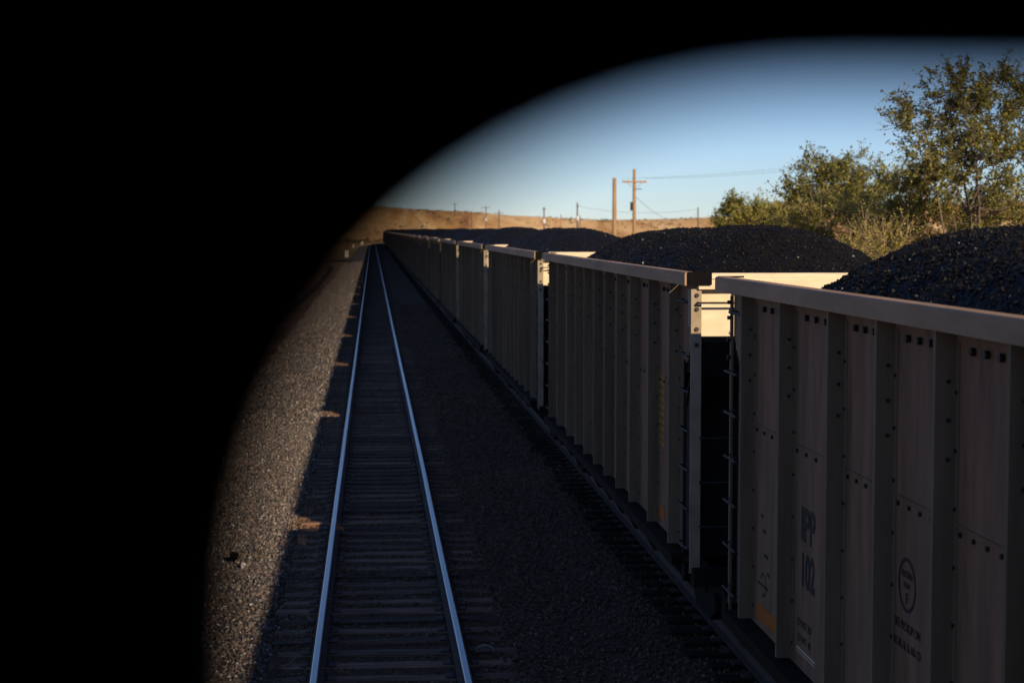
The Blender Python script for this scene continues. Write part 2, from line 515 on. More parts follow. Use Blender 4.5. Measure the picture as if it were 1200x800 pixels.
# ------------------------------------------------------------------ railway tracks
def sweep(name, off, prof2, ss, m, parent, wob=0.0, seed=0, mats=None, mi=None):
    n = len(prof2)
    V = []
    for s_ in ss:
        wv = float(fbm(np.array(s_ * 0.09), np.array(seed + 0.5), 77 + seed, 3)) * wob
        for (o_, z_) in prof2:
            x_, y_, _ = path(s_, off + o_ + wv)
            V.append((x_, y_, z_))
    F = []; MI = []
    for i in range(len(ss) - 1):
        for k in range(n):
            F.append((i * n + k, i * n + (k + 1) % n, (i + 1) * n + (k + 1) % n, (i + 1) * n + k))
            MI.append(mi[k] if mi else 0)
    return np_mesh(name, V, F, mats or m, parent, mi=MI)
HEAD = [(-0.075, -0.172), (-0.075, -0.160), (-0.012, -0.145), (-0.009, -0.045), (-0.035, -0.038), (-0.037, -0.008), (-0.026, 0.0), (0.026, 0.0), (0.037, -0.008), (0.035, -0.038), (0.009, -0.045), (0.012, -0.145), (0.075, -0.160), (0.075, -0.172)]
HMI = [0, 0, 0, 0, 0, 1, 1, 1, 0, 0, 0, 0, 0, 0]
ss_ = np.concatenate([np.arange(-14, 120, 1.0), np.arange(120, 700, 3.0)])

def tie_mesh(seed, hw=1.3):
    r = random.Random(seed)
    mb = MB()
    a = 0.115 + r.uniform(-0.01, 0.012)
    n = 9
    pts = []
    V = []
    for i in range(n):
        x = -hw + 2 * hw * i / (n - 1)
        if i == 0: x += r.uniform(-0.05, 0.05)
        if i == n - 1: x += r.uniform(-0.05, 0.05)
        j = lambda s=0.004: r.uniform(-s, s)
        V += [(x, -a + j(0.008), -0.17), (x, -a + j(0.008), -0.012 + j()), (x, -a + 0.02, j()), (x, a - 0.02, j()), (x, a + j(0.008), -0.012 + j()), (x, a + j(0.008), -0.17)]
    F = []
    for i in range(n - 1):
        for k in range(6):
            F.append((i * 6 + k, i * 6 + (k + 1) % 6, (i + 1) * 6 + (k + 1) % 6, (i + 1) * 6 + k))
    F.append((0, 1, 2, 3, 4, 5)); F.append(tuple((n - 1) * 6 + k for k in (5, 4, 3, 2, 1, 0)))
    mb.add(V, F)
    return mb

def make_track(off, label, first, seed, head, tie_m):
    root = empty('railway_track', (0, 0, 0))
    tag(root, label, 'railway track', 'parallel railway tracks')
    for sgn in (-1, 1):
        sweep('rail', off + sgn * 0.755, HEAD, ss_, None, root, wob=0.022, seed=seed + sgn, mats=[M['rust'], M[head]], mi=HMI)
    variants = [tie_mesh(seed * 10 + i) for i in range(5)]
    meshes = []
    plate = MB()
    plate.box(-0.19, 0.19, -0.09, 0.09, 0.001, 0.014)
    for (a, b) in ((-0.1, -0.05), (0.1, 0.05), (-0.1, 0.05), (0.1, -0.05)):
        plate.box(a - 0.012, a + 0.012, b - 0.012, b + 0.012, 0.014, 0.034)
    pl0 = None
    rr = random.Random(seed)
    protos = []
    for i, mb in enumerate(variants):
        protos.append(mb)
    Vs = []; Fs = []; base = 0
    tie_me = [None] * 5
    cnt = 0
    s = -13.0
    while s < 690:
        k = rr.randrange(5)
        dx = rr.gauss(0, 0.035); rot = rr.gauss(0, 0.012); dz = rr.uniform(-0.008, 0.006)
        x, y, hd = path(s, off + dx)
        z = -0.188 + dz - 0.004
        if s >= first and cnt < 100:
            cnt += 1
            if tie_me[k] is None:
                o = protos[k].build('tie', M[tie_m], root)
                tie_me[k] = o.data
            else:
                o = bpy.data.objects.new('tie', tie_me[k]); COL.objects.link(o); o.parent = root
            o.location = (x, y, z); o.rotation_euler = (0, 0, rot + hd)
            for sg in (-1, 1):
                if pl0 is None:
                    p = plate.build('tie_plate', M['rust'], o); pl0 = p.data
                else:
                    p = bpy.data.objects.new('tie_plate', pl0); COL.objects.link(p); p.parent = o
                p.location = (sg * 0.755 - dx, 0, 0)
        else:
            a = rot + hd; ca, sa = math.cos(a), math.sin(a)
            for v in protos[k].v:
                Vs.append((x + v[0] * ca - v[1] * sa, y + v[0] * sa + v[1] * ca, z + v[2]))
            Fs += [tuple(q + base for q in f) for f in protos[k].f]
            base += len(protos[k].v)
        s += 0.53 + rr.gauss(0, 0.018)
    me = bpy.data.meshes.new('far_ties'); me.from_pydata(Vs, [], Fs); me.materials.append(M[tie_m])
    o = bpy.data.objects.new('tie_row', me); COL.objects.link(o); o.parent = root
    o['kind'] = 'stuff'
    return root
make_track(0.0, 'empty railway track with shiny blue rails running straight away, left of the coal train', 15.5, 1, 'railhead', 'tie')
make_track(OFF2, 'railway track in the dark underneath the coal train', 12.0, 2, 'rail_shaded', 'tie_dark')

# ------------------------------------------------------------------ coal cars
HL = 7.34       # half length of the body
POSTS = [0, 1.15, 2.30, 3.46, 4.90, 6.30]
POSTS = sorted(set([p for p in POSTS] + [-p for p in POSTS]))
XP, XO = 1.45, 1.575      # plane of the sheets, plane of the posts' outer flange
ZT, ZB = 3.97, 1.03

def hexbolt(mb, c, r, h, axis, mi=0):
    pts = [(math.cos(k * PI / 3) * r, math.sin(k * PI / 3) * r) for k in range(6)]
    if axis == 'x':
        mb.prism([(c[1] + a, c[2] + b) for a, b in pts], 'x', c[0], c[0] + h, mi)
    else:
        mb.prism([(c[0] + a, c[2] + b) for a, b in pts], 'y', c[1], c[1] + h, mi)

def car_parts(root, detail):
    s_out = []
    # side panels with their bolt rows
    for sx in (-1, 1):
        mb = MB()
        y1, y2 = 7.20, 6.42
        prof = [(-y1, 3.84), (-y1, 3.44), (-6.72, 3.02), (-y2, 3.0), (-y2, ZB), (y2, ZB), (y2, 3.0), (6.72, 3.02), (y1, 3.44), (y1, 3.84)]
        mb.prism(prof, 'x', sx * XP, sx * (XP - 0.02))
        if detail:
            bays = [(-7.15, -6.40)] + list(zip([p + 0.06 for p in POSTS[:-1]], [p - 0.03 for p in POSTS[1:]])) + [(6.36, 7.15)]
            for bi, (a, b) in enumerate(bays):
                # doubler under the sill and its four bolts
                if 0 < bi < len(bays) - 1:
                    mb.box(min(sx * XP, sx * (XP + 0.012)), max(sx * XP, sx * (XP + 0.012)), a + 0.01, b - 0.01, 2.742, 2.752)
                    n = 5
                    for k in range(n):
                        yy = a + 0.12 + (b - a - 0.2) * k / (n - 1)
                        hexbolt(mb, (sx * XP, yy, 2.70), 0.016, sx * 0.016, 'x', 1)
                    for k in range(4):
                        yy = a + 0.15 + (b - a) * 0.62 * k / 3
                        hexbolt(mb, (sx * XP, yy, 3.735), 0.026, sx * 0.03, 'x', 1)
                    mb.box(min(sx * XP, sx * (XP + 0.014)), max(sx * XP, sx * (XP + 0.014)), a, b, 3.775, 3.835)
        mb.build('side_panel', [M['alu'], M['bolt']], root)
    # posts
    for sx in (-1, 1):
        for p in POSTS:
            mb = MB()
            mb.prism([(sx * XP, p), (sx * XO, p + 0.005), (sx * XO, p + 0.05), (sx * (XP), p + 0.10)], 'z', ZB + 0.02, 3.833)
            # foot flange on the sheet, towards both sides
            mb.box(min(sx * XP, sx * (XP + 0.008)), max(sx * XP, sx * (XP + 0.008)), p - 0.055, p - 0.001, ZB + 0.02, 3.77)
            if detail:
                for z in (3.55, 3.33, 3.11):
                    hexbolt(mb, (sx * (XP + 0.05), p + 0.001, z), 0.013, -0.012, 'y', 1)
                z = ZB + 0.15
                while z < 3.7:
                    hexbolt(mb, (sx * (XP + 0.008), p - 0.028, z), 0.012, sx * 0.012, 'x', 1)
                    z += 0.33
            mb.build('side_post', [M['alu_post'], M['bolt']], root)
    # top sill
    for sx in (-1, 1):
        mb = MB()
        mb.prism([(sx * 1.46, 3.838), (sx * 1.60, 3.838), (sx * 1.60, ZT - 0.012), (sx * 1.588, ZT), (sx * 1.47, ZT), (sx * 1.46, ZT - 0.012)], 'y', -HL, HL)
        mb.build('top_sill', M['alu_sill'], root)
    for sy in (-1, 1):
        mb = MB()
        mb.prism([(sy * 7.235, 3.80), (sy * 7.335, 3.80), (sy * 7.335, ZT - 0.02), (sy * 7.325, ZT - 0.008), (sy * 7.235, ZT - 0.008)], 'x', -1.455, 1.455)
        mb.box(-1.455, 1.455, min(sy * 7.336, sy * 7.352), max(sy * 7.336, sy * 7.352), 3.905, 3.915)
        mb.build('end_sill', M['alu_end' if detail else 'post_end'], root)
        # end wall: upright head, then sloping in to the deep tub
        mb = MB()
        mb.prism([(sy * 7.20, 3.80), (sy * 7.20, 3.32),
                  (sy * 7.17, 3.32), (sy * 7.17, 3.94), (sy * 7.234, 3.94), (sy * 7.234, 3.80)], 'x', -1.43, 1.43)
        if detail:
            for xx in (-1.1, -0.55, 0, 0.55, 1.1):
                hexbolt(mb, (xx, sy * 7.20, 3.36), 0.018, sy * 0.018, 'y')
        mb.build('end_wall', M['alu_end' if detail else 'post_end'], root)
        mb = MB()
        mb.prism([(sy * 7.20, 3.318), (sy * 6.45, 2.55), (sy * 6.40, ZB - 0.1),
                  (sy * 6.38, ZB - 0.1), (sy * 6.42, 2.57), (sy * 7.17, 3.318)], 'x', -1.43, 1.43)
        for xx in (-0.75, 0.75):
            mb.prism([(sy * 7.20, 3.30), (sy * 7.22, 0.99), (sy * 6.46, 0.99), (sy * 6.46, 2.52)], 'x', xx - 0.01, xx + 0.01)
        mb.build('slope_sheet', M['shade_grime'], root)  # recess shade, along with grime, put into the sheet's colour
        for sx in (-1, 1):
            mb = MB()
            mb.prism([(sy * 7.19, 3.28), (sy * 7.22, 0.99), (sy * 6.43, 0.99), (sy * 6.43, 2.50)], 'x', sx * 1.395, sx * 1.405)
            mb.build('recess_shade_sheet', M['shade_grime'], root)  # added dark sheet, stands in for the black recess behind the ladder
        for sx in (-1, 1):
            mb = MB()
            x0, x1 = sorted((sx * (1.42 if sy < 0 else 1.50), sx * 1.525))
            y0, y1 = sorted((sy * 7.27, sy * 7.295))
            if sy > 0:
                x0, x1 = sorted((sx * 1.452, sx * 1.475)); y0, y1 = 7.205, 7.26
            mb.box(x0, x1, y0, y1, 0.92, 3.80)
            if sy < 0:
                x0, x1 = sorted((sx * 1.50, sx * 1.525))
                y0, y1 = sorted((sy * 7.12, sy * 7.27))
                mb.box(x0, x1, y0, y1, 3.42, 3.80)
            mb.build('corner_post', M[('post_end' if sy < 0 else 'alu_post') if detail else 'shade_grime'], root)
            if detail:
                b = MB()
                for z in (3.74, 3.60, 3.40, 3.24):
                    if sy < 0: hexbolt(b, (sx * 1.468, -7.295, z), 0.022, -0.022, 'y')
                    else: hexbolt(b, (sx * 1.475, 7.23, z), 0.02, sx * 0.03, 'x')
                b.build('bolt_row', M['bolt'], root)
                b = MB()
                x0, x1 = sorted((sx * 1.455, sx * 1.608))
                y0, y1 = sorted((sy * (HL + 0.002), sy * (HL + 0.03)))
                b.box(*sorted((sx * 1.33, sx * 1.57)), y0, y1, 3.845, 3.975)
                b.build('sill_void_block', M['pitch'], root)  # black block painted in for the dark hollow at the sill end
                # ladder on the side
                lad = MB()
                lad.box(*sorted((sx * 1.47, sx * 1.49)), *sorted((sy * 6.66, sy * 6.70)), 0.95, 3.05)
                for z in (1.15, 1.55, 1.95, 2.35, 2.75, 3.12):
                    lad.tube([(sx * 1.475, sy * 6.68, z), (sx * 1.535, sy * 6.70, z), (sx * 1.535, sy * 7.20, z), (sx * 1.47, sy * 7.25, z)], 0.011, 6)
                lad.build('ladder', M['black'], root)
                g = MB()
                g.tube([(sx * 1.45, sy * 6.50, 3.66), (sx * 1.53, sy * 6.52, 3.66), (sx * 1.53, sy * 7.02, 3.66), (sx * 1.45, sy * 7.04, 3.66)], 0.013, 6)
                g.build('grab_iron', M['black'], root)
                g = MB()
                for z in (3.665,):
                    g.tube([(sx * 1.46, sy * 7.22, z), (sx * 1.46, sy * 7.37, z), (sx * 0.95, sy * 7.37, z), (sx * 0.95, sy * 7.22, z)], 0.012, 6)
                g.build('grab_iron', M['black'], root)
                for z in (1.4, 1.85, 2.3):
                    g = MB()
                    g.tube([(sx * 1.45, sy * 7.26, z), (sx * 1.40, sy * 7.33, z), (sx * 0.98, sy * 7.33, z), (sx * 0.95, sy * 7.26, z)], 0.011, 6)
                    g.build('ladder_rung', M['black'], root)
    # bottom side sill with its ledge and the brackets under it
    for sx in (-1, 1):
        mb = MB()
        x0, x1 = sorted((sx * 1.36, sx * 1.625))
        mb.box(x0, x1, -6.75, 6.75, 0.99, 1.028)
        x0, x1 = sorted((sx * 1.59, sx * 1.612))
        mb.box(x0, x1, -6.75, 6.75, 0.90, 0.989)
        mb.build('side_sill', M['flange'], root)
        if detail:
            for p in POSTS:
                if abs(p) < 5:
                    mb = MB()
                    mb.prism([(sx * 1.60, 0.898), (sx * 1.2, 0.898), (sx * 1.35, 0.72), (sx * 1.5, 0.72)], 'y', p - 0.012, p + 0.012)
                    mb.build('sill_bracket', M['truck'], root)
    # tub floor, centre sill, end platforms
    mb = MB()
    mb.prism([(-6.4, 1.05), (-3.9, 0.62), (3.9, 0.62), (6.4, 1.05)], 'x', -1.36, 1.36)
    mb.build('floor', M['truck'], root)
    mb = MB()
    mb.box(-0.2, 0.2, -7.4, 7.4, 0.60, 0.98)
    for sy in (-1, 1):
        y0, y1 = sorted((sy * 7.24, sy * 7.42))
        mb.box(-1.5, 1.5, y0, y1, 0.80, 0.98)
        y0, y1 = sorted((sy * 6.2, sy * 7.24))
        mb.box(-0.9, -0.2, y0, y1, 0.94, 0.978); mb.box(0.2, 0.9, y0, y1, 0.94, 0.978)
    mb.build('underframe', M['truck'], root)
    # trucks
    for sy in (-1, 1):
        t0 = MB()
        c = sy * 5.75
        for sx in (-1, 1):
            x0, x1 = sorted((sx * 0.93, sx * 1.08))
            t0.prism([(c - 1.2, 0.42), (c - 1.2, 0.60), (c - 0.6, 0.76), (c + 0.6, 0.76), (c + 1.2, 0.60), (c + 1.2, 0.42), (c + 0.55, 0.30), (c + 0.4, 0.18), (c - 0.4, 0.18), (c - 0.55, 0.30)], 'x', x0, x1)
            for d in (-0.89, 0.89):
                t0.tube([(x1 if sx > 0 else x0, c + d, 0.46), ((x1 + 0.07) if sx > 0 else (x0 - 0.07), c + d, 0.46)], 0.11, 10)
        t0.box(-1.1, 1.1, c - 0.22, c + 0.22, 0.45, 0.62)
        tr = t0.build('truck_frame', M['truck'], root)
        for d in (-0.89, 0.89):
            wv = MB()
            for sx in (-1, 1):
                x0, x1 = sorted((sx * 0.70, sx * 0.84))
                wv.tube([(x0, c + d, 0.46), (x1, c + d, 0.46)], 0.46, 24)
            wv.tube([(-0.93, c + d, 0.46), (0.93, c + d, 0.46)], 0.09, 8)
            wv.build('wheel_set', M['truck'], tr)
        cp = MB()
        cp.box(-0.09, 0.09, *sorted((sy * 7.42, sy * 7.86)), 0.70, 0.86)
        cp.prism([(-0.13, sy * 7.84), (0.13, sy * 7.84), (0.16, sy * 8.085), (-0.16 * 0.2, sy * 8.085), (-0.06, sy * 7.98), (-0.16, sy * 8.085 - sy * 0.02)], 'z', 0.66, 0.92)
        cp.tube([(0.35, sy * 7.42, 0.72), (0.38, sy * 7.6, 0.45), (0.3, sy * 7.85, 0.38), (0.12, sy * 8.07, 0.5)], 0.025, 6)
        cp.build('coupler', M['black'], root)

def stripe(root, y, z0, z1, w_, mk, rungs=False, parts=1):
    mb = MB()
    if rungs:
        z = z0
        while z < z1:
            mb.box(-(XP + 0.004), -(XP + 0.001), y - w_ / 2, y + w_ / 2, z, z + 0.055)
            z += 0.085
    else:
        mb.box(-(XP + 0.004), -(XP + 0.001), y - w_ / 2, y + w_ / 2, z0, z1)
    return mb.build('reflective_strip', M[mk], root)

def lettering(root, text, y, z, size, squeeze=1.0, mk='ink', bold=0.0, name='lettering'):
    """text on the car's left side, y is the centre along the car, z the foot of the letters"""
    cu = bpy.data.curves.new('lettering', 'FONT')
    cu.body = text; cu.size = size; cu.align_x = 'CENTER'; cu.extrude = 0.0008; cu.offset = bold
    cu.resolution_u = 4
    tmp = bpy.data.objects.new('tmp', cu)
    me = bpy.data.meshes.new_from_object(tmp)
    bpy.data.objects.remove(tmp)
    me.materials.clear(); me.materials.append(M[mk])
    R = Matrix(((0, 0, -1, 0), (-1, 0, 0, 0), (0, 1, 0, 0), (0, 0, 0, 1)))
    me.transform(Matrix.Translation((-(XP + 0.003), y, z)) @ R @ Matrix.Diagonal((squeeze, 1, 1, 1)))
    o = bpy.data.objects.new(name, me); COL.objects.link(o); o.parent = root
    return o

S_CAR0 = 8.36      # centre of the nearest car (its far end 15.8 m ahead)
PITCH = 16.22
NCAR = 34
GR = 'loaded coal cars coupled in one long train'
ORD = ['', 'second', 'third', 'fourth', 'fifth', 'sixth', 'seventh', 'eighth', 'ninth', 'tenth']
proto = empty('coal_car', (CX1 + OFF2, S_CAR0, 0))
car_parts(proto, True)
low = empty('coal_car', (0, 0, 0))
car_parts(low, False)
cars = [proto]
for i in range(1, NCAR):
    if i < 5:
        c = copy_tree(proto)
    elif i == 5:
        c = low
    else:
        c = copy_tree(low)
    # the path length at the offset line shrinks on the curve; step by car pitch
    x, y, h = path(S_CAR0 + i * PITCH, OFF2)
    c.location = (x, y, 0); c.rotation_euler = (0, 0, h)
    cars.append(c)
for i, c in enumerate(cars):
    if i == 0:
        tag(c, 'nearest grey aluminium coal car, lettered IPP 102, with an orange strip at its foot', 'coal car', GR)
    elif i == 1:
        tag(c, 'second coal car from the camera, yellow stripes on its side near the gap', 'coal car', GR)
    elif i < 10:
        tag(c, '%s coal car from the camera in the receding train' % ORD[i], 'coal car', GR)
    else:
        tag(c, 'tiny distant coal car in the far end of the train, past the tenth one', 'coal car', GR)

# writing and marks on the nearest car (bay between posts 3.48 and 4.93 ahead of its centre)
c0 = cars[0]
yb = 4.47
lettering(c0, 'IPP', yb - 0.03, 2.04, 0.36, 0.92, bold=0.010)
lettering(c0, '102', yb - 0.03, 1.69, 0.36, 0.80, bold=0.010)
lettering(c0, 'LD LMT 237', yb + 0.05, 1.36, 0.085, 1.0)
lettering(c0, 'LT WT  49', yb + 0.05, 1.24, 0.085, 1.0)
mb = MB()
mb.box(-(XP + 0.004), -(XP + 0.001), yb - 0.28, yb + 0.28, 1.175, 1.190)
mb.box(-(XP + 0.004), -(XP + 0.001), yb - 0.28, yb + 0.28, 1.15, 1.157)
mb.build('lettering_bar', M['alu_end'], c0)
yc, zc = 2.00, 2.22
mb = MB()
n = 48
V = []
for k in range(n):
    a = 2 * PI * k / n
    for r in (0.148, 0.170):
        V.append((-(XP + 0.004), yc + math.cos(a) * r, zc + math.sin(a) * r))
mb.add(V, [(2 * k, 2 * k + 1, (2 * k + 3) % (2 * n), (2 * k + 2) % (2 * n)) for k in range(n)])
mb.build('plate_ring', M['ink'], c0)
lettering(c0, 'EXCEEDS', yc, zc + 0.045, 0.057, 0.9)
lettering(c0, 'PLATE', yc, zc - 0.02, 0.05, 0.9)
lettering(c0, 'F', yc, zc - 0.118, 0.10, 0.9, bold=0.002)
lettering(c0, 'SEE PICKUP ON', yc - 0.02, 1.93, 0.080, 0.92)
lettering(c0, 'RCAL-SL & AB-CD', yc - 0.02, 1.81, 0.080, 0.86)
ye = 6.02
stripe(c0, 5.62, 1.10, 1.23, 1.10, 'orange')
for (yy, zz_, l) in ((5.98, 1.98, 0.08), (5.90, 1.86, 0.10), (5.82, 1.66, 0.14), (5.74, 1.52, 0.08)):
    b = MB(); b.box(-(XP + 0.004), -(XP + 0.001), yy - l / 2, yy + l / 2, zz_, zz_ + 0.03); b.build('stencil_mark', M['ink'], c0)
b = MB()
V = []
for k in range(13):
    a0 = k / 12 * 1.5 * PI + 0.4
    for r in (0.085, 0.105):
        V.append((-(XP + 0.003), ye - 0.1 + math.cos(a0) * r, 1.42 + math.sin(a0) * r))
b.add(V, [(2 * k, 2 * k + 1, 2 * k + 3, 2 * k + 2) for k in range(12)])
b.build('emblem', M['ink'], c0)
b = MB(); b.box(-(XP + 0.003), -(XP + 0.001), ye - 0.28, ye + 0.1, 1.40, 1.42); b.build('emblem_bar', M['ink'], c0)
# second car: ladder-like yellow strip and orange strip in its nearest bay
stripe(cars[1], -5.1, 1.95, 2.75, 0.40, 'yellow', rungs=True)
stripe(cars[1], -5.1, 1.13, 1.27, 0.5, 'orange')
stripe(cars[1], -5.1, 1.80, 1.84, 0.2, 'orange')
for i in (2, 3, 4, 5):
    stripe(cars[i], -5.2, 1.36, 1.50, 0.6, 'orange')

# ------------------------------------------------------------------ coal
def coal(seed, step, nlump):
    ny_ = int(14.30 / step); nx_ = int(2.84 / step)
    yy = np.linspace(-7.14, 7.14, ny_); xx = np.linspace(-1.41, 1.41, nx_)
    X, Y = np.meshgrid(xx, yy)
    u = np.abs(X) / 1.41
    endd = 7.14 - np.abs(Y)
    fl, nl = {2: (3.0, 3.2), 3: (4.4, 3.0), 4: (3.2, 5.2), 5: (4.2, 4.6), 6: (3.4, 5.0), 7: (4.6, 3.6)}[seed]
    te = np.clip(endd / (np.where(Y > 0, fl, nl) + 0.5 * fbm(X * 0 + seed * 3.1, np.sign(Y) * 1.0 + seed, seed, 2)), 0, 1)
    rise = te * te * (3 - 2 * te)
    rise = 0.35 * te + 0.65 * rise
    lat = 1 - u ** 2.2
    peak = 0.57 + (0.05 if seed == 2 else 0) + 0.22 * fbm(Y * 0.22 + seed * 7, Y * 0 + seed, seed + 3, 3)
    edge = 3.70 + 0.14 * te
    z = edge + lat * rise * peak + 0.10 * lat * (1 - te)
    z = z - 0.10 * (1 - te) * u ** 2
    z = z + fbm(X * 1.1, Y * 1.1, seed + 9, 3) * 0.10 * np.minimum(1, endd) + fbm(X * 7, Y * 7, seed + 19, 3) * 0.055
    V = np.stack([X, Y, z], -1).reshape(-1, 3)
    idx = np.arange(nx_ * ny_).reshape(ny_, nx_)
    F = np.stack([idx[:-1, :-1], idx[:-1, 1:], idx[1:, 1:], idx[1:, :-1]], -1).reshape(-1, 4)
    # underside skirt, so the load is a body with depth
    rim = np.concatenate([idx[0, :], idx[1:, -1], idx[-1, -2::-1], idx[-2:0:-1, 0]])
    VB = V[rim].copy(); VB[:, 2] = 2.9
    k = len(V)
    m_ = len(rim)
    SF = np.stack([np.roll(rim, -1), rim, k + np.arange(m_), k + np.roll(np.arange(m_), -1)], -1)
    V = np.concatenate([V, VB]); F = np.concatenate([F, SF])
    mi = np.zeros(len(F), int)
    if nlump:
        g = np.random.default_rng(seed)
        ii = g.integers(0, nx_ * ny_, nlump)
        P = V[ii] + g.uniform(-0.01, 0.01, (nlump, 3))
        P[:, 0] = np.clip(P[:, 0], -1.38, 1.38); P[:, 1] = np.clip(P[:, 1], -7.08, 7.08)
        sz = 0.006 + 0.016 * g.uniform(0, 1, nlump) ** 4
        sv, sf = stones(P, sz, g)
        F = np.concatenate([F, sf + len(V)]); V = np.concatenate([V, sv])
        mi = np.concatenate([mi, np.ones(len(sf), int)])
    return V, F, mi
loads = []
CG = 'heaps of coal filling the cars'
for sd_ in range(6):
    st_ = [0.03, 0.035, 0.05, 0.08, 0.1, 0.1][sd_]
    nl_ = [75000, 45000, 9000, 3000, 2000, 2000][sd_]
    V, F, mi = coal(sd_ + 2, st_, nl_)
    o = np_mesh('coal_heap', V, F, [M['coal'], M['coal_lump']], mi=mi)
    loads.append(o)
for i in range(NCAR):
    if i < 6:
        o = loads[i]
    else:
        o = loads[2 + i % 4].copy(); COL.objects.link(o)
    o.location = cars[i].location; o.rotation_euler = cars[i].rotation_euler
    if i >= 6 and i % 2:
        o.rotation_euler.z += PI
    if i == 0:
        tag(o, 'big black coal heap at the right, in the nearest car', 'coal', CG)
    elif i == 1:
        tag(o, 'black coal heap in the second car, behind the nearest gap', 'coal', CG)
    elif i < 10:
        tag(o, 'black coal heap in the %s car from the camera' % ORD[i], 'coal', CG)
    else:
        tag(o, 'tiny dark coal heap in the far end of the train, past the tenth car', 'coal', CG)

# ------------------------------------------------------------------ small things by the track
r_ = random.Random(3)
def lump(name, loc, s, m, label, cat):
    V, F = stones(np.array([loc]), np.array([s]), np.random.default_rng(9))
    return tag(np_mesh(name, V, F, m), label, cat)
lump('dark_rock', (-1.98, 24.7, -0.23), 0.075, M['coal'], 'fist-sized black lump of coal lying on the sunlit gravel', 'rock')
lump('white_stone', (-1.80, 24.1, -0.235), 0.04, M['white'], 'small whitish stone lying beside the black lump', 'stone')
t = MB()
t.tube([(1.10, 18.6, -0.17), (1.13, 18.62, -0.12), (1.20, 18.64, -0.10), (1.27, 18.62, -0.12), (1.30, 18.6, -0.17)], 0.018, 7)
tag(t.build('metal_clip', M['pale_dirt'], None, True), 'small bent tan metal piece lying on a tie right of the track', 'metal scrap')

def cabinet(x, y, w_, h_, label, leg):
    z = float(terr(x, y))
    root = empty('trackside_cabinet', (x, y, z))
    tag(root, label, 'cabinet', 'pale trackside boxes')
    b = MB(); b.box(-w_ / 2, w_ / 2, -w_ / 3, w_ / 3, leg, leg + h_)
    b.box(-w_ / 2 - 0.03, w_ / 2 + 0.03, -w_ / 3 - 0.03, w_ / 3 + 0.03, leg + h_ + 0.002, leg + h_ + 0.05)
    b.build('box', M['white'], root)
    p = MB(); p.tube([(0, 0, -0.2), (0, 0, leg)], 0.06, 8); p.build('post', M['black'], root)
cabinet(-4.4, 300, 0.62, 1.15, 'largest and nearest pale box on a short post left of the track', 0.35)
cabinet(-4.45, 410, 0.45, 0.75, 'middle small pale box on a thin post left of the track', 0.9)
cabinet(-2.9, 500, 0.65, 1.05, 'farthest pale box, close to where the rails end', 0.7)
z = float(terr(-4.6, 330))
root = empty('signal_post', (-4.75, 330, z)); tag(root, 'thin dark signal post behind the nearest pale box', 'signal')
b = MB(); b.tube([(0, 0, -0.2), (0, 0, 3.2)], 0.05, 8); b.build('post', M['black'], root)
b = MB(); b.box(-0.2, 0.2, -0.1, 0.1, 2.9, 3.6); b.build('signal_head', M['black'], root)

# ------------------------------------------------------------------ utility poles
PG = 'utility poles along the desert'
def pole(x, y, top, rad, label, arm=0.0, armz=0.6, can=False, m='wood', arms2=False):
    z = float(terr(x, y))
    root = empty('utility_pole', (x, y, z)); tag(root, label, 'utility pole', PG)
    h = top - z
    b = MB(); b.tube([(0, 0, -0.6), (0.02, 0, h * 0.5), (0, 0, h)], [rad * 1.25, rad * 1.1, rad * 0.85], 10); b.build('pole', M[m], root, True)
    if arm:
        b = MB(); b.box(-arm / 2, arm / 2, -rad - 0.12, -rad * 0.9, h - armz - 0.07, h - armz + 0.07)
        a = b.build('crossarm', M[m], root)
        for k in (-0.46, -0.25, 0.25, 0.46):
            q = MB(); q.tube([(k * arm, -rad - 0.06, h - armz + 0.07), (k * arm, -rad - 0.06, h - armz + 0.2), (k * arm, -rad - 0.06, h - armz + 0.26)], [0.04, 0.06, 0.025], 8)
            q.build('insulator', M['can'], a, True)
        q = MB()
        for s in (-1, 1):
            q.tube([(s * arm * 0.3, -rad - 0.05, h - armz - 0.07), (0, -rad - 0.02, h - armz - 0.65)], 0.02, 5)
        q.build('brace', M[m], root)
    if can:
        b = MB(); r = 0.32
        b.tube([(0, -rad - r, h * 0.62), (0, -rad - r, h * 0.62 + 1.1)], r, 14)
        b.tube([(0, -rad - r, h * 0.62 + 1.1), (0, -rad - r, h * 0.62 + 1.22)], [r * 1.02, r * 0.5], 14)
        b.build('transformer', M['can'], root, True)
    return root
pole(16.75, 120, 4.4 + 60.7 / 2055 * 120, 0.15, 'thick bare brown pole without arms, left of the tall cross-armed one')
p1 = pole(22.67, 150, 4.4 + 71 / 2055 * 150, 0.15, 'tall brown pole with one crossarm and a small dark box', arm=2.1, armz=1.1)
b = MB(); b.box(-0.34, -0.16, -0.2, 0.05, 5.2 + 2.0, 5.2 + 2.75); b.build('switch_box', M['black'], p1)
b = MB(); b.tube([(0.1, 0, 9.0), (0.55, -0.1, 9.1), (0.62, -0.1, 9.0)], 0.035, 6); b.build('bracket', M['black'], p1)
pole(33.9, 105, 9.3, 0.09, 'slim pole glimpsed through the leaves of the tall right-hand tree')
pole(75.4, 400, 9.4, 0.16, 'small dark pole alone on the plain left of the bushes', m='wood_far')
pole(41.5, 420, 9.8, 0.17, 'small pole with a white transformer, left of the pole pair', arm=0.9, armz=0.5, can=True, m='wood_far')
pole(51.5, 436, 11.1, 0.20, 'taller dark pole with a white transformer, right of the other one', arm=0.8, armz=0.8, can=True, m='wood_far')
pole(53.8, 450, 8.0, 0.12, 'short thin pole just right of the taller transformer pole', m='wood_far')
pole(40.5, 556, 10.5, 0.2, 'far pole with a crossarm at the foot of the ridge', arm=3.0, armz=0.9, m='wood_far')
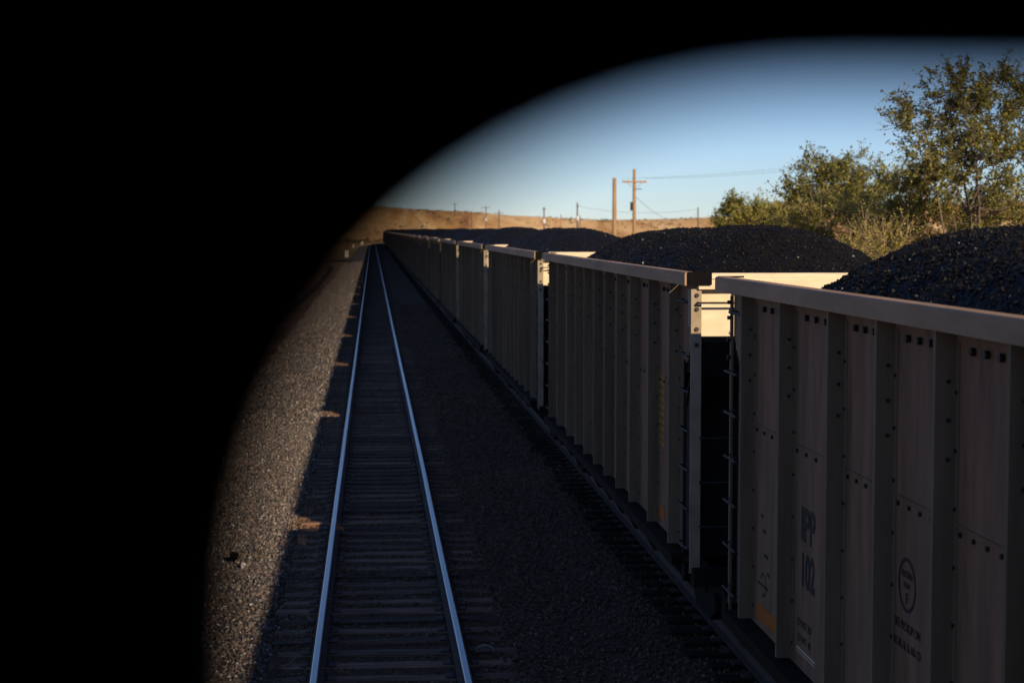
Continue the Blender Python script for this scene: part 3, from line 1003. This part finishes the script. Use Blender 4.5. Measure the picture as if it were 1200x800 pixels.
pole(38.5, 590, 12.2, 0.15, 'far pole with a crossarm and pale transformer, left of the foot of the ridge', arm=3.2, armz=0.3, can=True, m='wood_far')
pole(34.2, 600, 10.6, 0.13, 'very thin far pole without arms before the ridge', m='wood_far')
pole(45.5, 960, float(terr(45.5, 960)) + 7.0, 0.2, 'lone pole standing on the skyline of the ridge', arm=3.0, armz=0.7, m='wood_far')
pole(44.0, 405, 7.9, 0.14, 'short pale stump-like pole between the transformer poles', m='wood')

def wire(a, b, sag, rad, label):
    pts = []
    for k in range(25):
        t = k / 24
        p = Vector(a).lerp(Vector(b), t); p.z -= sag * 4 * t * (1 - t)
        pts.append(p)
    m_ = MB(); m_.tube(pts, rad, 5)
    return tag(m_.build('power_line', M['wire']), label, 'cable', 'overhead wires')
zt = 4.4 + 71 / 2055 * 150 - 0.8
wire((21.7, 149.8, zt), (33.8, 104.8, 9.2), 0.35, 0.008, 'upper left wire from the cross-armed pole towards the right-hand tree')
wire((23.6, 149.8, zt), (34.0, 104.8, 9.0), 0.35, 0.008, 'upper right wire from the cross-armed pole towards the right-hand tree')
wire((22.67, 150, 7.3), (75.4, 400, 8.9), 2.6, 0.018, 'thin wire sagging from the cross-armed pole to the small lone pole')
wire((51.5, 436, 10.2), (75.4, 400, 9.0), 1.2, 0.025, 'faint far wire between the transformer pole and the small lone pole')

# ------------------------------------------------------------------ trees and bushes
def grow(name, x, y, blobs, nstem, seed, leaf, label, cat, dens=1.0, leaf_s=0.036, twig_m='bark', trunk_r=0.07, twl=0.42, leaf_n=12, hug=0.03):
    """stems rise from one foot and fork to leafy clumps; each clump throws twigs set with leaves.
    blobs: (offset x, height above rail, radius) of the crown's masses"""
    rr = random.Random(seed); g = np.random.default_rng(seed)
    z0 = float(terr(x, y))
    root = empty(name, (x, y, z0)); tag(root, label, cat, 'trees and bushes beyond the coal train')
    mb = MB()
    htop = max(b[1] for b in blobs) - z0
    stems = []
    for s in range(nstem):
        az = 2 * PI * s / nstem + rr.uniform(-0.5, 0.5)
        bl = blobs[(s * 2) % len(blobs)]
        tgt = Vector((bl[0] * 0.8, rr.uniform(-0.6, 0.6), (bl[1] - z0) * 0.93))
        p0 = Vector((math.cos(az) * 0.15, math.sin(az) * 0.15, -0.2))
        pts = []
        ph = rr.uniform(0, 6)
        for i in range(9):
            t = i / 8
            q = p0.lerp(tgt, t)
            q.x = p0.x + (tgt.x - p0.x) * t ** 1.5 + 0.10 * math.sin(t * 6 + ph) * (0.3 + t)
            q.y = p0.y + (tgt.y - p0.y) * t ** 1.5 + 0.10 * math.cos(t * 5 + ph) * (0.3 + t)
            pts.append(q)
        r = trunk_r * rr.uniform(0.7, 1.1)
        mb.tube(pts, [max(0.008, r * (1 - 0.85 * i / 8)) for i in range(9)], 6, cap=False)
        stems.append((pts, r))
    LP = []
    for (dx, zb, r) in blobs:
        nb = max(3, int(15 * r * r * dens + 2 * rr.random()))
        for _ in range(nb):
            d = Vector((rr.gauss(0, 1), rr.gauss(0, 1), rr.gauss(0, 1))).normalized() * (r * rr.uniform(0.15, 0.95))
            c = Vector((dx, 0, zb - z0)) + Vector((d.x, d.y * 1.1, d.z * 0.9))
            # nearest stem point lower than the clump
            best = None
            for pts, rs in stems:
                for i, q in enumerate(pts[2:]):
                    if q.z < c.z - 0.15:
                        dd = (q - c).length + rr.uniform(0, 0.3)
                        if best is None or dd < best[0]:
                            best = (dd, q, rs * (1 - 0.85 * (i + 2) / 8))
            if best is None:
                best = (0, stems[0][0][2], 0.02)
            q = best[1]
            m1 = q.lerp(c, 0.5) + Vector((rr.uniform(-0.1, 0.1), rr.uniform(-0.1, 0.1), rr.uniform(-0.15, 0.05)))
            rb = min(best[2] * 0.7, 0.022)
            mb.tube([q, q.lerp(m1, 0.5) + Vector((rr.uniform(-.04, .04), 0, 0)), m1, c], [rb, rb * 0.8, rb * 0.6, 0.006], 4, cap=False)
            out = (d + Vector((0, 0, 0.25 * r)))
            for k in range(rr.randint(6, 11)):
                dv = (out.normalized() * 0.7 + Vector((rr.gauss(0, 0.6), rr.gauss(0, 0.6), rr.gauss(0.15, 0.5)))).normalized()
                L = twl * rr.uniform(0.45, 1.25)
                a_ = m1.lerp(c, rr.uniform(0.4, 1.0))
                e = a_ + dv * L; mdl = a_ + dv * L * 0.5 + Vector((0, 0, -0.03))
                mb.tube([a_, mdl, e], [0.006, 0.0045, 0.003], 3, cap=False)
                nl = int(leaf_n * rr.uniform(0.3, 1.5))
                for _k in range(nl):
                    t = rr.random() ** 0.8
                    pp = a_.lerp(mdl, t * 2) if t < 0.5 else mdl.lerp(e, t * 2 - 1)
                    LP.append((pp.x, pp.y, pp.z))
    mb.build('trunk', M[twig_m], root, True)
    P = np.array(LP); n = len(P)
    P = P + g.normal(0, hug, (n, 3))
    s = leaf_s * g.uniform(0.55, 1.3, n)
    a = g.normal(size=(n, 3)); a /= np.linalg.norm(a, axis=1)[:, None]
    b = np.cross(a, g.normal(size=(n, 3))); b /= np.linalg.norm(b, axis=1)[:, None]
    a *= s[:, None]; b *= (s * 0.55)[:, None]
    c_ = np.cross(a, b); c_ = c_ / (np.linalg.norm(c_, axis=1)[:, None] + 1e-9) * (s * 0.15)[:, None]
    V = np.stack([P - a, P - b + c_, P + a, P + b + c_], 1).reshape(-1, 3)
    np_mesh('crown', V, np.arange(n * 4).reshape(n, 4), M[leaf], root)
    return root
grow('elm_tree', 13.0, 36, [(-0.85, 7.46, 0.75), (-0.67, 6.67, 0.95), (-1.73, 6.95, 0.5), (-1.40, 6.4, 0.6), (-0.14, 7.2, 0.6), (-0.23, 5.96, 1.0), (-0.93, 5.8, 0.75), (0.1, 5.1, 0.8), (0.45, 6.5, 0.8), (-1.95, 6.55, 0.3)], 6, 11, 'leaf_dark',
     'tallest olive tree, thin bare stems showing at the right edge of the picture', 'tree', dens=2.3, twl=0.42, leaf_n=14)
grow('elm_tree', 15.6, 37, [(-1.90, 7.7, 0.55), (-1.6, 7.0, 0.7), (-1.0, 7.3, 0.9), (-0.9, 5.9, 1.1), (0.1, 7.0, 1.2), (0.3, 5.6, 1.2)], 5, 12, 'leaf_dark',
     'olive tree only partly in view, cut off by the right edge', 'tree', dens=2.2, twl=0.42, leaf_n=14)
grow('elm_tree', 13.9, 52, [(-0.53, 6.15, 0.75), (0.23, 6.2, 0.7), (-1.04, 5.5, 0.6), (0.5, 5.7, 0.9), (-0.4, 5.2, 1.0), (-1.3, 5.95, 0.35), (0.9, 5.2, 0.8), (-1.1, 4.9, 0.7)], 6, 24, 'leaf_dark',
     'middle dark olive tree with spiky top, left of the tallest tree', 'tree', dens=1.9, leaf_s=0.046, twl=0.5, leaf_n=14, hug=0.04)
grow('elm_tree', 15.7, 54, [(-0.6, 6.6, 0.4), (-0.1, 6.2, 0.6), (-0.3, 5.4, 0.9), (0.7, 5.9, 0.8), (0.8, 5.1, 0.9)], 5, 25, 'leaf_dark',
     'dark olive tree standing in the gap between the middle and the tallest tree', 'tree', dens=1.8, leaf_s=0.046, twl=0.5, leaf_n=13, hug=0.04)
grow('leafy_bush', 12.7, 39, [(-0.19, 5.5, 0.6), (-0.76, 5.0, 0.8), (0.38, 4.95, 0.8), (-0.2, 4.5, 0.9), (0.76, 4.7, 0.6), (-0.95, 4.4, 0.7), (-0.5, 3.9, 0.9), (0.5, 3.9, 0.9), (1.1, 4.2, 0.7), (0.1, 5.7, 0.5), (-0.5, 5.5, 0.6)], 7, 14, 'leaf_gold',
     'tall yellow-green bush in front of the tallest tree', 'bush', dens=2.1, twig_m='twig', trunk_r=0.04, leaf_n=12, leaf_s=0.035)
grow('leafy_bush', 11.6, 43, [(-0.34, 4.8, 0.9), (-0.97, 4.5, 0.8), (0.4, 4.7, 0.9), (0.0, 4.2, 1.0), (-1.4, 4.6, 0.6), (0.9, 4.3, 0.8), (-0.8, 3.7, 0.9), (0.6, 3.6, 0.9), (-1.6, 4.0, 0.7)], 8, 15, 'leaf_gold',
     'wide yellow-green bush right behind the second coal heap', 'bush', dens=1.7, twig_m='twig', trunk_r=0.04, leaf_n=11, leaf_s=0.036)
grow('leafy_bush', 13.6, 37, [(-0.47, 4.7, 0.6), (0.0, 4.65, 0.7), (-0.83, 4.5, 0.5), (0.5, 4.7, 0.6), (-0.9, 4.0, 0.7), (0.0, 4.1, 0.8), (0.8, 4.3, 0.8)], 6, 16, 'leaf_gold',
     'yellow-green bush below the stems of the tallest tree', 'bush', dens=1.9, twig_m='twig', trunk_r=0.04, leaf_n=10, leaf_s=0.033)
grow('leafy_bush', 9.9, 34, [(-0.1, 4.05, 0.6), (0.3, 4.2, 0.5), (-0.35, 3.9, 0.6), (0.6, 4.1, 0.5), (0.1, 3.4, 0.8)], 8, 17, 'leaf_gold',
     'low twiggy tan bush filling the dip between the two nearest coal heaps', 'bush', dens=2.2, twig_m='twig', trunk_r=0.035, leaf_n=9, leaf_s=0.028, twl=0.5)
grow('leafy_bush', 16.1, 77, [(0.0, 5.5, 0.7), (-0.45, 5.1, 0.5), (0.6, 5.1, 0.6), (0.0, 4.6, 0.9)], 6, 18, 'leaf_dark',
     'small round green tree farthest left of the tree group', 'bush', dens=2.6, leaf_s=0.055, leaf_n=14, hug=0.05)
grow('leafy_bush', 15.3, 68, [(0.0, 5.2, 0.7), (-0.5, 4.8, 0.6), (0.67, 5.0, 0.6), (1.3, 5.3, 0.6), (0.2, 4.5, 0.9)], 7, 19, 'leaf_gold',
     'bright yellow-green bush between the small round tree and the dark tree', 'bush', dens=2.6, leaf_s=0.05, leaf_n=14, hug=0.05, trunk_r=0.05)
grow('leafy_bush', 14.5, 60, [(-0.15, 4.85, 0.8), (0.44, 4.65, 0.7), (-0.7, 4.5, 0.7), (0.1, 4.2, 0.9)], 7, 20, 'leaf_gold',
     'yellow bush at the left foot of the dark middle tree', 'bush', dens=2.4, leaf_s=0.045, leaf_n=13, hug=0.05, twig_m='twig', trunk_r=0.05)

# sagebrush: nobody could count it
g = np.random.default_rng(21)
P = []
for (n_, x0, x1, y0, y1, sz) in ((900, 12, 60, 60, 420, 0.45), (1400, 20, 190, 400, 900, 0.8), (250, -60, -7, 60, 500, 0.35), (1500, -90, 220, 700, 1000, 0.9), (500, 10, 30, 38, 90, 0.35)):
    xx = g.uniform(x0, x1, n_); yy = g.uniform(y0, y1, n_)
    keep = vnoise(xx * 0.05, yy * 0.02, 9) > 0.45
    for x, y in zip(xx[keep], yy[keep]):
        P.append((x, y, sz * g.uniform(0.5, 1.3)))
C = np.array(P); Zt = terr(C[:, 0], C[:, 1])
k = 26
d = g.normal(size=(len(C), k, 3)); d /= np.linalg.norm(d, axis=2)[..., None]; d[..., 2] = np.abs(d[..., 2]) * 0.8
cen = np.stack([C[:, 0], C[:, 1], Zt], -1)[:, None, :] + d * C[:, 2][:, None, None] * g.uniform(0.5, 1.0, (len(C), k, 1))
cen = cen.reshape(-1, 3); s = np.repeat(C[:, 2], k) * 0.28
a = g.normal(size=cen.shape); a /= np.linalg.norm(a, axis=1)[:, None]
b = np.cross(a, g.normal(size=cen.shape)); b /= np.linalg.norm(b, axis=1)[:, None]
a *= s[:, None]; b *= s[:, None] * 0.6
V = np.stack([cen - a, cen - b, cen + a, cen + b], 1).reshape(-1, 3)
tag(np_mesh('sagebrush', V, np.arange(len(V)).reshape(-1, 4), M['sage']), 'low dry sagebrush dotted over the desert and the ridge', 'brush', kind='stuff')

# ------------------------------------------------------------------ the locomotive the picture is taken from
loco = empty('locomotive', (CX1, 0, 0))
tag(loco, 'black locomotive cab wall with round-cornered window, seen from inside', 'locomotive')
def rounded(x0, x1, z0, z1, rx, rz, n=14, ex=2.22):
    pts = []
    for (cx, cz, a0) in ((x1 - rx, z1 - rz, 0), (x0 + rx, z1 - rz, 90), (x0 + rx, z0 + rz, 180), (x1 - rx, z0 + rz, 270)):
        for k in range(n + 1):
            a = math.radians(a0 + 90 * k / n)
            c, s = math.cos(a), math.sin(a)
            pts.append((cx + rx * math.copysign(abs(c) ** (2 / ex), c), cz + rz * math.copysign(abs(s) ** (2 / ex), s)))
    return pts
def plate_mesh(loops, y0, y1, name, m, parent):
    """flat plate with holes, its loops in x/z, from y0 to y1"""
    cu = bpy.data.curves.new(name, 'CURVE'); cu.dimensions = '2D'; cu.fill_mode = 'BOTH'
    cu.extrude = (y1 - y0) / 2
    for lp in loops:
        sp = cu.splines.new('POLY'); sp.points.add(len(lp) - 1); sp.use_cyclic_u = True
        for p, q in zip(sp.points, lp): p.co = (q[0], q[1], 0, 1)
    tmp = bpy.data.objects.new('tmp', cu)
    me = bpy.data.meshes.new_from_object(tmp); bpy.data.objects.remove(tmp)
    me.materials.clear(); me.materials.append(m)
    me.transform(Matrix.Translation((0, (y0 + y1) / 2, 0)) @ Matrix(((1, 0, 0, 0), (0, 0, 1, 0), (0, 1, 0, 0), (0, 0, 0, 1))))
    o = bpy.data.objects.new(name, me); COL.objects.link(o); o.parent = parent
    return o
WX = -0.0214 - CX1         # left edge of the right-hand window, local x
WT = EYE + 0.02567
DW = 0.30
WIN_R = rounded(WX, WX + 0.66, WT - 0.46, WT, 0.1125, 0.1014)
WIN_L = rounded(WX - 0.12 - 0.66, WX - 0.12, WT - 0.46, WT, 0.1125, 0.1014)
plate_mesh([[(-1.5, 2.0), (1.5, 2.0), (1.5, 4.78), (-1.5, 4.78)], WIN_R, WIN_L], DW, DW + 0.02, 'cab_wall', M['cab'], loco)
def grown(lp, d):
    cx = sum(p[0] for p in lp) / len(lp); cz = sum(p[1] for p in lp) / len(lp)
    return [(p[0] + math.copysign(d, p[0] - cx), p[1] + math.copysign(d, p[1] - cz)) for p in lp]
for wn in (WIN_R, WIN_L):
    plate_mesh([grown(wn, 0.02), grown(wn, 0.001)], DW - 0.008, DW - 0.001, 'window_seal', M['rubber'], loco)
b = MB(); b.box(-1.5, 1.5, DW - 2.4, DW - 0.001, 1.92, 1.999); b.build('cab_floor', M['cab'], loco)
b = MB(); b.box(-1.55, 1.55, DW - 2.4, DW + 0.04, 4.781, 4.83); b.build('cab_roof', M['loco'], loco)
for s in (-1, 1):
    b = MB(); b.box(*sorted((s * 1.501, s * 1.55)), DW - 2.4, DW + 0.02, 1.92, 4.78); b.build('cab_side', M['loco'], loco)
b = MB(); b.box(-1.5, 1.5, DW - 2.46, DW - 2.401, 1.92, 4.78); b.build('cab_bulkhead', M['cab'], loco)
b = MB(); b.prism([(-1.1, 1.92), (1.1, 1.92), (1.1, 4.2), (0.8, 4.5), (-0.8, 4.5), (-1.1, 4.2)], 'y', DW - 14, DW - 2.47); b.build('engine_hood', M['loco'], loco)
b = MB(); b.box(-1.5, 1.5, DW - 14.4, DW + 0.4, 1.55, 1.91); b.build('deck', M['loco'], loco)
for c in (-2.4, -11.0):
    b = MB()
    for s in (-1, 1): b.box(*sorted((s * 0.95, s * 1.1)), c - 1.9, c + 1.9, 0.5, 1.0)
    b.box(-1.0, 1.0, c - 0.3, c + 0.3, 0.7, 1.549)
    tr = b.build('truck_frame', M['truck'], loco)
    for d in (-1.4, 0, 1.4):
        b = MB()
        for s in (-1, 1): b.tube([(s * 0.70, c + d, 0.51), (s * 0.84, c + d, 0.51)], 0.51, 24)
        b.tube([(-0.95, c + d, 0.51), (0.95, c + d, 0.51)], 0.1, 8)
        b.build('wheel_set', M['truck'], tr)
